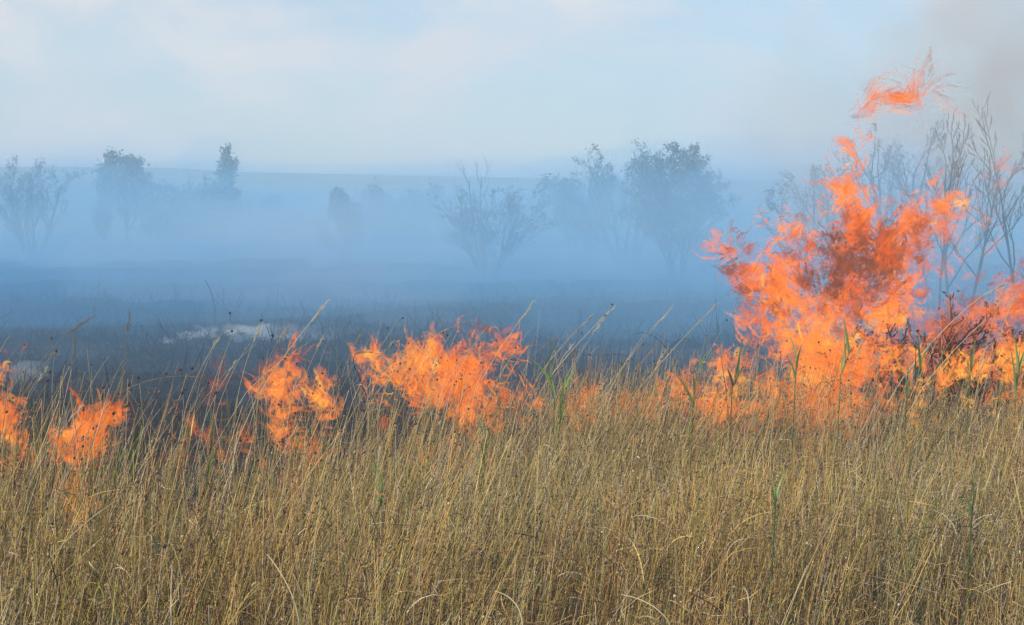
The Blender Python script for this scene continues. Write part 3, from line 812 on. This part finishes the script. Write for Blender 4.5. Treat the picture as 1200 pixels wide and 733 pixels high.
flame('low_flame', 'low strip of flames in grass left of the tallest flame',
      [(690, 472, 26, 22, 0.8), (672, 490, 16, 22, 0.5), (770, 470, 30, 18, 1), (800, 460, 25, 22, 1), (835, 470, 30, 26, 0.9), (730, 475, 20, 16, 0.6), (765, 490, 14, 16, 0.7), (860, 480, 30, 30, 0.7), (790, 560, 90, 40, 0.12)],
      7.5, 1500, 151, PINK, depth=0.14, length=(0.05, 0.15), width=(0.004, 0.012), alpha=(0.2, 0.75))
flame('small_flame', 'small loose flame just left of the tallest flame, over dark ground',
      [(850, 417, 18, 14, 1, -0.3), (868, 425, 14, 14, 0.8), (842, 425, 10, 8, 0.6), (860, 500, 14, 70, 0.12)],
      8.2, 260, 161, PINK, depth=0.1, length=(0.05, 0.15), width=(0.004, 0.012), alpha=(0.2, 0.7))
flame('central_flame', 'twin-lobed flame in the centre of the grass edge',
      [(565, 435, 36, 36, 1.3, 0.3), (535, 450, 34, 30, 1.0, 0.2), (497, 432, 24, 26, 1.0, 0.1), (510, 410, 14, 16, 0.7, 0.4), (545, 402, 22, 12, 0.35, 0.9), (590, 410, 14, 12, 0.6, 0.8), (440, 425, 14, 12, 0.4, 0.2), (465, 445, 24, 24, 0.5), (540, 480, 60, 20, 0.8), (490, 468, 34, 18, 0.7), (440, 470, 24, 16, 0.45), (620, 478, 26, 14, 0.45), (425, 440, 10, 10, 0.3), (530, 540, 60, 50, 0.15), (530, 385, 40, 12, 0.1, 1.0)],
      7.0, 2600, 171, [0.24, 0.28, 0.17, 0.06, 0.04, 0.20, 0.01], gap=0.18, rise=0.9, swirl=1.0, sheets=0.15, depth=0.2, width=(0.005, 0.015), length=(0.06, 0.2))
flame('slender_flame', 'slender forked flame left of the centre, below the white smoke',
      [(341, 418, 7, 14, 0.8, 0.5), (332, 436, 11, 12, 0.9, 0.3), (320, 450, 11, 11, 0.8, 0.2), (346, 450, 12, 8, 0.7, 0.6), (328, 468, 10, 14, 1, 0.1), (334, 490, 9, 14, 0.9), (324, 512, 7, 14, 0.8), (376, 462, 9, 9, 1, 0.4), (366, 474, 7, 7, 0.8, 0.3), (385, 474, 6, 8, 0.6), (372, 492, 9, 12, 0.45), (357, 540, 13, 8, 0.9), (345, 522, 8, 10, 0.4), (302, 462, 11, 9, 0.35, 0.4), (345, 402, 5, 8, 0.35, 0.4), (400, 452, 6, 6, 0.3), (340, 585, 28, 28, 0.1)],
      5.65, 1200, 181, PINK, gap=0.35, sheets=0.14, rise=1.1, swirl=0.95, depth=0.2, width=(0.004, 0.011), length=(0.05, 0.16), alpha=(0.2, 0.7))
flame('leaning_flame', 'flame with tip leaning right at the left of the grass',
      [(130, 483, 6, 6, 0.9, 0.9), (119, 492, 8, 8, 1, 0.8), (104, 500, 10, 11, 1, 0.6), (92, 511, 10, 11, 1, 0.4), (101, 524, 9, 13, 1, 0.3), (77, 520, 7, 13, 0.8, 0.3), (88, 540, 11, 13, 1, 0.2), (65, 534, 6, 13, 0.8, 0.2), (107, 545, 6, 9, 0.7, 0.2), (58, 512, 5, 8, 0.4, 0.4), (128, 528, 5, 8, 0.4), (85, 570, 16, 14, 0.25), (90, 605, 24, 22, 0.1)],
      4.85, 1200, 191, [0.22, 0.34, 0.24, 0.08, 0.05, 0.06, 0.01], gap=0.35, rise=1.1, swirl=0.95, sheets=0.15, depth=0.2, width=(0.004, 0.011), length=(0.04, 0.13), alpha=(0.25, 0.8))
flame('edge_flame', 'ragged flame at far left edge of the photo',
      [(5, 500, 16, 40, 1.0), (20, 540, 22, 22, 1.1), (4, 435, 8, 22, 0.4, 0.3), (12, 415, 10, 14, 0.15, 0.4), (20, 590, 24, 24, 0.12), (-25, 500, 20, 50, 0.8)],
      4.85, 950, 201, [0.2, 0.34, 0.24, 0.09, 0.05, 0.07, 0.01], gap=0.35, rise=1.1, swirl=0.95, sheets=0.15, depth=0.2, width=(0.004, 0.011), length=(0.04, 0.13), alpha=(0.25, 0.75))
flame('faint_flame', 'faint red flames over burnt ground left of the slender flame',
      [(258, 445, 12, 22, 1, 0.3), (245, 462, 10, 14, 0.8), (272, 440, 10, 14, 0.6), (205, 535, 20, 8, 0.6), (165, 520, 16, 12, 0.5), (280, 515, 14, 16, 0.5), (230, 505, 14, 10, 0.3), (250, 520, 14, 40, 0.15)],
      5.3, 420, 211, RED, depth=0.1, width=(0.004, 0.010), length=(0.04, 0.13), alpha=(0.1, 0.35))

# ------------------------------------------------------------------ smoke from the fire and off the ground
for k, (px, py, D, rx, ry, rz, de) in enumerate([(1165, 60, 9.4, 0.5, 0.5, 0.42, 0.32), (1110, 120, 9.2, 0.46, 0.4, 0.44, 0.34), (1195, 150, 9.6, 0.38, 0.5, 0.45, 0.36), (1230, 20, 10.0, 0.6, 0.6, 0.5, 0.28), (1010, 180, 9.6, 0.7, 0.6, 0.7, 0.2), (1090, 20, 10.4, 0.4, 0.5, 0.3, 0.16)]):
    puff('smoke_plume', at(px, py, D), (rx, ry, rz), volume_mat('brown_smoke', (0.70, 0.67, 0.64), de), 51 + k, 0.45)
for k in range(12):
    f = k / 11
    dens = 2.6 * (1 - f) ** 2.4 + 0.05
    m_ = volume_mat('white_smoke', (0.90, 0.945, 0.98), dens) if k < 3 else volume_mat('white_smoke', (0.90, 0.945, 0.98), dens * 2.6, noise=(7.0, (0.6, 1, 0.9), 0.42, 0.68, (k * 0.37, 0, 0)))
    puff('smoke_plume', at(197 + 235 * f, 400 - 13 * math.sin(min(1, f * 3.2) * 1.57) + 12 * f * f, 18.5 + 0.4 * f), (0.06 + 0.36 * f, 0.08 + 0.25 * f, 0.028 + 0.10 * f), m_, 160 + k, 0.7)
for k, (px, py, D, rx, rz) in enumerate([(765, 366, 26, 0.55, 0.035), (735, 361, 26, 0.16, 0.05), (25, 366, 26, 0.35, 0.025), (150, 383, 22, 0.4, 0.02), (268, 302, 52, 1.3, 0.10), (690, 316, 42, 1.4, 0.08), (25, 437, 15, 0.25, 0.08)]):
    puff('smoke_wisp', at(px, py, D), (rx, 0.4, rz), volume_mat('wisp_smoke', (0.93, 0.96, 1.0), 0.35), 60 + k, 0.3)

# ------------------------------------------------------------------ tall single stalks, reeds, seed-head plants
def bez(p0, p1, p2, n=9):
    t = np.linspace(0, 1, n)[:, None]
    return (1 - t) ** 2 * p0 + 2 * t * (1 - t) * p1 + t ** 2 * p2
def stalk(name, label, b, tip, D, mid=None, r=0.0022, c=(0.42, 0.34, 0.18), heads=0, group=None, headc=(0.06, 0.04, 0.025), panicle=True, cat='grass stalk'):
    """b, tip, mid: pixels; the stalk is carried on below b down to the soil"""
    p0, p2 = at(b[0], b[1], D), at(tip[0], tip[1], D + 0.05)
    pm = at(mid[0], mid[1], D) if mid else (p0 + p2) / 2 + np.array([-0.01, 0, 0.015])
    d = unit(pm - p0)
    g = np.array([p0[0] - np.clip(d[0] / max(d[2], 0.5), -0.5, 0.8) * 0.75 * p0[2], D, -0.01])
    low = np.linspace(0, 1, 5)[:-1, None] * (p0 - g) + g
    line = np.concatenate([low, bez(p0, pm, p2)])
    root = tag(empty(name, (g[0], g[1], 0)), label, cat, group)
    line = line - np.array([g[0], g[1], 0])
    rr = np.linspace(r, r * 0.4, len(line)) * 0.8
    V, Q = tubes(line[None], rr[None], 5)
    mesh_obj('stem', V, Q, M_GRASS, root, col=np.broadcast_to(np.array(c), (len(V), 3)), smooth=True)
    if panicle:
        e = line[-1]; d = unit(line[-1] - line[-3]); m = 14
        f = rng.random(m)
        C = np.stack([line[-3] + (e - line[-3]) * f[:, None], line[-3] + (e - line[-3]) * (f[:, None] + 0.25) + rng.normal(0, 0.003, (m, 3)), line[-3] + (e - line[-3]) * (f[:, None] + 0.4) + rng.normal(0, 0.0035, (m, 3))], 1)
        V, Q = tubes(C, np.full((m, 3), 0.0008) * np.array([1, 1.2, 0.4]), 3)
        mesh_obj('spike', V, Q, M_GRASS, root, col=np.broadcast_to(np.array(c) * 0.8, (len(V), 3)))
    for k in range(heads):
        f = len(line) - 1 - k * 1.1 - rng.random() * 0.6
        i0 = int(f); p = line[i0] + (line[min(i0 + 1, len(line) - 1)] - line[i0]) * (f - i0)
        q = p + np.array([rng.normal(0.01, 0.015), rng.normal(0, 0.01), rng.uniform(0.012, 0.03)])
        V1, Q1 = tubes(np.stack([p, (p + q) / 2 + 0.002, q])[None], np.full((1, 3), 0.0008), 3)
        V2, Q2 = seeds(q[None], np.array([rng.uniform(0.0032, 0.0048)]))
        V = np.concatenate([V1, V2]); Q = np.concatenate([Q1, Q2 + len(V1)])
        mesh_obj('seed_head', V, Q, M_GRASS, root, col=np.broadcast_to(np.array(headc), (len(V), 3)), smooth=True)
    return root
stalk('grass_stalk', 'thick pale stalk leaning right, its tip highest above the central flame', (562, 450), (622, 360), 6.7, r=0.0027, c=(0.5, 0.42, 0.24))
stalk('grass_stalk', 'long pale stalk right of the central flame with brown seed heads on it', (640, 448), (718, 362), 6.8, r=0.0024, c=(0.48, 0.4, 0.22), heads=4)
stalk('grass_stalk', 'straight stalk with small dark tip, left of the long pale stalk', (632, 440), (690, 374), 6.9, r=0.0024)
stalk('grass_stalk', 'long stalk leaning right towards the tallest flame from dark gap', (742, 465), (835, 362), 7.2, r=0.0026)
stalk('grass_stalk', 'long faint stalk leaning right in the middle of dark gap', (700, 470), (783, 366), 7.3, r=0.0022)
stalk('grass_stalk', 'dark upright stalk just left of the tallest flame', (850, 452), (838, 348), 7.2, r=0.0026, c=(0.1, 0.09, 0.06), panicle=False)
stalk('grass_stalk', 'tall dark upright stalk over burnt ground at left, highest there', (143, 478), (152, 370), 4.7, r=0.0020, c=(0.16, 0.13, 0.08))
stalk('grass_stalk', 'long bowed stalk at far left reaching towards the upper right', (15, 478), (104, 374), 4.6, mid=(45, 410), r=0.0016, c=(0.22, 0.18, 0.12))
stalk('grass_stalk', 'bowed stalk at far left, lower twin of the long bowed one', (22, 472), (64, 414), 4.6, mid=(40, 440), r=0.0016, c=(0.22, 0.18, 0.12))
stalk('grass_stalk', 'thin vertical stalk above the leaning flame at left', (84, 462), (87, 398), 4.7, r=0.0014, c=(0.2, 0.17, 0.1))
stalk('grass_stalk', 'arched stalk bending right over the gap, hung with dark seed heads', (90, 505), (232, 442), 4.7, mid=(150, 432), r=0.0018, c=(0.26, 0.2, 0.13), heads=6, panicle=False)
stalk('grass_stalk', 'long straight stalk crossing the white ground smoke', (300, 468), (382, 357), 5.2, r=0.0024, c=(0.42, 0.35, 0.22))
stalk('grass_stalk', 'stalk with bent-over horizontal tip above left lobe of central flame', (435, 448), (543, 380), 6.2, mid=(485, 395), r=0.0024, c=(0.28, 0.22, 0.14))
stalk('grass_stalk', 'long pale stalk bent at its tip, leaning right before the red flames', (1060, 440), (1172, 336), 7.2, mid=(1130, 352), r=0.0032, c=(0.5, 0.4, 0.22))
stalk('grass_stalk', 'upright pale stalk in front of the red flames', (1148, 440), (1176, 338), 7.2, r=0.0026, c=(0.46, 0.36, 0.2))
stalk('grass_stalk', 'upright pale stalk nearest the right edge before the red flames', (1160, 430), (1191, 344), 7.3, r=0.0022, c=(0.44, 0.35, 0.2))
stalk('grass_stalk', 'long straight stalk leaning right across scorched shrub, below the bent one', (1085, 450), (1152, 378), 7.0, r=0.0026, c=(0.48, 0.4, 0.24))
stalk('straw', 'pale bent dry straw curving down, lower left grass', (347, 712), (313, 650), 3.0, mid=(338, 680), r=0.0022, c=(0.5, 0.41, 0.24), panicle=False, cat='straw')
stalk('straw', 'pale hooked dry straw bending over near the bottom centre', (612, 728), (580, 693), 2.9, mid=(608, 700), r=0.0026, c=(0.5, 0.41, 0.24), panicle=False, cat='straw')
stalk('straw', 'pale dry straw bowed over near bottom, right of the hooked one', (783, 728), (728, 697), 2.9, mid=(765, 703), r=0.0020, c=(0.5, 0.41, 0.24), panicle=False, cat='straw')
stalk('straw', 'long pale straw leaning right in the right foreground grass', (935, 690), (1010, 560), 3.6, r=0.0012, c=(0.40, 0.31, 0.16), panicle=False, cat='straw')
stalk('straw', 'long pale straw leaning right near right edge of foreground grass', (1100, 610), (1190, 480), 4.2, r=0.0013, c=(0.40, 0.31, 0.16), panicle=False, cat='straw')
stalk('straw', 'pale straw leaning right in the lower left corner', (55, 660), (140, 585), 3.4, r=0.0018, c=(0.42, 0.33, 0.18), panicle=False, cat='straw')
# the many loose stalks of the fringe, told apart only by the stretch they stand in
ZONES = [(0, 60, 'thin dry stalk standing over the flame at far left edge', 8, (380, 455)),
         (60, 250, 'thin dry stalk leaning right over the dark gap at left', 20, (402, 480)),
         (250, 420, 'thin dry stalk leaning right before the slender flame', 22, (372, 445)),
         (420, 610, 'thin dry stalk leaning right before the central flame', 26, (368, 425)),
         (610, 850, 'thin dry stalk leaning right over the dark gap beyond the centre', 34, (372, 440)),
         (850, 1080, 'thin dry stalk standing before the tallest flame', 18, (385, 440)),
         (1080, 1200, 'thin dry stalk leaning before the red flames', 14, (350, 425))]
for x0, x1, lab, m, (ya, yb) in ZONES:
    for k in range(m):
        tx = x0 + (x1 - x0) * (k + random.random()) / m
        D = float(edge_D(tx)) - random.uniform(0.05, 0.7)
        ty = ya + (yb - ya) * random.random() ** 0.7
        by = ty + random.uniform(55, 95)
        bx = tx - (by - ty) * random.gauss(0.48, 0.24)
        cc = np.array(random.choice([(0.46, 0.38, 0.21), (0.34, 0.26, 0.14), (0.26, 0.2, 0.12), (0.44, 0.4, 0.28)]))
        stalk('grass_stalk', lab, (bx, by), (tx, ty), D, r=random.uniform(0.0009, 0.0016) * D / 6, c=cc, group='loose stalks ' + lab.split('stalk ')[1], panicle=random.random() < 0.18, heads=random.choice([0, 0, 0, 0, 0, 1, 2]))

def leaf_mesh(base, az, el, L, wd, droop, n=9):
    pts = [np.array(base, float)]; e = el
    for q in range(1, n):
        d = np.array([math.cos(az) * math.cos(e), math.sin(az) * math.cos(e), math.sin(e)])
        pts.append(pts[-1] + d * L / (n - 1)); e -= droop / (n - 1)
    P = np.array(pts)[None]
    side = unit(np.cross(np.gradient(P, axis=1), np.array([math.cos(az + 0.6), math.sin(az + 0.6), 0.9])))
    t = np.linspace(0, 1, n)
    w_ = wd * np.minimum(1, 0.45 + t * 3) * (1 - t ** 2.2) + 0.0003
    bul = np.cross(side, np.gradient(P, axis=1)); bul = unit(bul) * (w_ * 0.35)[None, :, None]
    return ribbons(P, side * w_[None, :, None], 5, bul)
def reed(label, bx, by, ty, D, nl=4, c=(0.13, 0.22, 0.05), L=0.16, wd=0.006, dry=0.0, lean=0.1, droop=0.6):
    p0, p2 = at(bx, by, D), at(bx + lean * (by - ty), ty, D)
    g = np.array([p0[0] - 0.03, D, 0.0])
    root = tag(empty('reed', g), label, 'reed')
    line = np.concatenate([np.linspace(0, 1, 4)[:-1, None] * (p0 - g) + g, bez(p0, (p0 + p2) / 2, p2, 6)]) - g
    V, Q = tubes(line[None], np.linspace(0.003, 0.0012, len(line))[None], 5)
    mesh_obj('stem', V, Q, M_LEAF, root, col=np.broadcast_to(np.array(c) * 0.8, (len(V), 3)), smooth=True)
    c = np.array(c) * 1.35
    wd *= 1.25
    for k in range(nl):
        f = 3 + 5 * (k + 0.3) / nl
        i0 = int(f); p = line[i0] + (line[min(i0 + 1, len(line) - 1)] - line[i0]) * (f - i0)
        V, Q = leaf_mesh(p, random.uniform(0, 6.283), random.uniform(1.25, 1.56), L * random.uniform(0.55, 1.0), wd * random.uniform(0.5, 0.8), droop * random.uniform(0.2, 1.1))
        cc = np.array(c) * random.uniform(0.75, 1.3)
        if random.random() < dry:
            cc = np.array((0.16, 0.11, 0.06))
        mesh_obj('leaf', V, Q, M_LEAF, root, col=np.broadcast_to(cc, (len(V), 3)), smooth=True)
    return root
reed('dark green reed with half-dried upright blades, beside the leaning flame', 155, 560, 488, 4.4, 5, (0.07, 0.13, 0.03), L=0.13, wd=0.0055, dry=0.35, droop=0.3)
reed('short green reed tuft just left of the dark green reed', 135, 575, 540, 4.2, 3, (0.08, 0.17, 0.04), L=0.09, wd=0.005)
reed('dark green reed between the leaning and slender flames', 243, 565, 502, 4.5, 5, (0.10, 0.19, 0.04), L=0.13, wd=0.005, dry=0.3, droop=0.4)
reed('bright green reed blades low in grass below the slender flame', 445, 605, 568, 4.6, 4, (0.11, 0.24, 0.05), L=0.11, wd=0.0055)
reed('fresh green reed standing under the central flame', 566, 560, 516, 5.4, 4, (0.12, 0.24, 0.05), L=0.12, wd=0.005)
reed('green reed with a leaf arching left at the end of central flame', 650, 470, 432, 6.3, 4, (0.13, 0.22, 0.05), L=0.19, wd=0.006, droop=0.9, lean=-0.2)
reed('green reed with V-shaped blades at start of the low flames', 655, 505, 455, 6.0, 4, (0.14, 0.26, 0.06), L=0.13, wd=0.006)
reed('green reed standing among the low flames left of tallest flame', 812, 480, 438, 6.6, 4, (0.13, 0.22, 0.05), L=0.16, wd=0.007, dry=0.2)
reed('dark leaning reed at the left foot of tallest flame', 858, 455, 430, 6.8, 4, (0.10, 0.14, 0.05), L=0.17, wd=0.006, dry=0.3, lean=0.5)
reed('light green reed blade before left half of the tallest flame', 932, 445, 418, 6.9, 3, (0.16, 0.27, 0.08), L=0.14, wd=0.006)
reed('green-striped reed leaf crossing the middle of tallest flame', 985, 440, 408, 6.9, 3, (0.18, 0.3, 0.1), L=0.17, wd=0.008, lean=0.4, droop=0.2)
reed('dark green reed clump under the right side of tallest flame', 1062, 470, 432, 6.6, 6, (0.09, 0.16, 0.05), L=0.2, wd=0.006, lean=0.5)
reed('broad green reed among the yellow flames', 1135, 465, 430, 6.6, 4, (0.11, 0.2, 0.05), L=0.16, wd=0.006)
reed('pale green reed clump at right edge below the yellow flames', 1190, 470, 428, 6.4, 6, (0.2, 0.25, 0.08), L=0.2, wd=0.006)
reed('small green reed in the middle of the right foreground grass', 908, 600, 582, 4.4, 4, (0.14, 0.24, 0.08), L=0.08, wd=0.004)
reed('narrow green reed deep in the right foreground grass', 1138, 610, 575, 4.3, 4, (0.12, 0.19, 0.05), L=0.09, wd=0.004)

# charred bent stems lying over the dark gap
for k, (b, m, t, D, lab) in enumerate([((745, 440), (752, 408), (702, 418), 8.5, 'black curled burnt stem over dark gap, nearest the centre'),
                                       ((770, 440), (790, 385), (810, 400), 8.6, 'black bowed burnt stem arching over middle of the dark gap'),
                                       ((800, 445), (775, 380), (742, 392), 8.6, 'black burnt stem arching left over the dark gap'),
                                       ((120, 480), (150, 455), (70, 462), 5.6, 'black burnt stem arching over the leaning flame at left'),
                                       ((420, 440), (400, 405), (445, 415), 6.8, 'black burnt stem bent over left of the central flame')]):
    stalk('charred_stalk', lab, b, t, D, mid=m, r=0.003, c=(0.015, 0.014, 0.014), panicle=False, cat='burnt stem')
stalk('burnt_twig', 'lone dark curved twig standing on burnt field at left', (252, 372), (240, 328), 20.5, mid=(252, 345), r=0.012, c=(0.03, 0.028, 0.026), panicle=False, cat='twig')
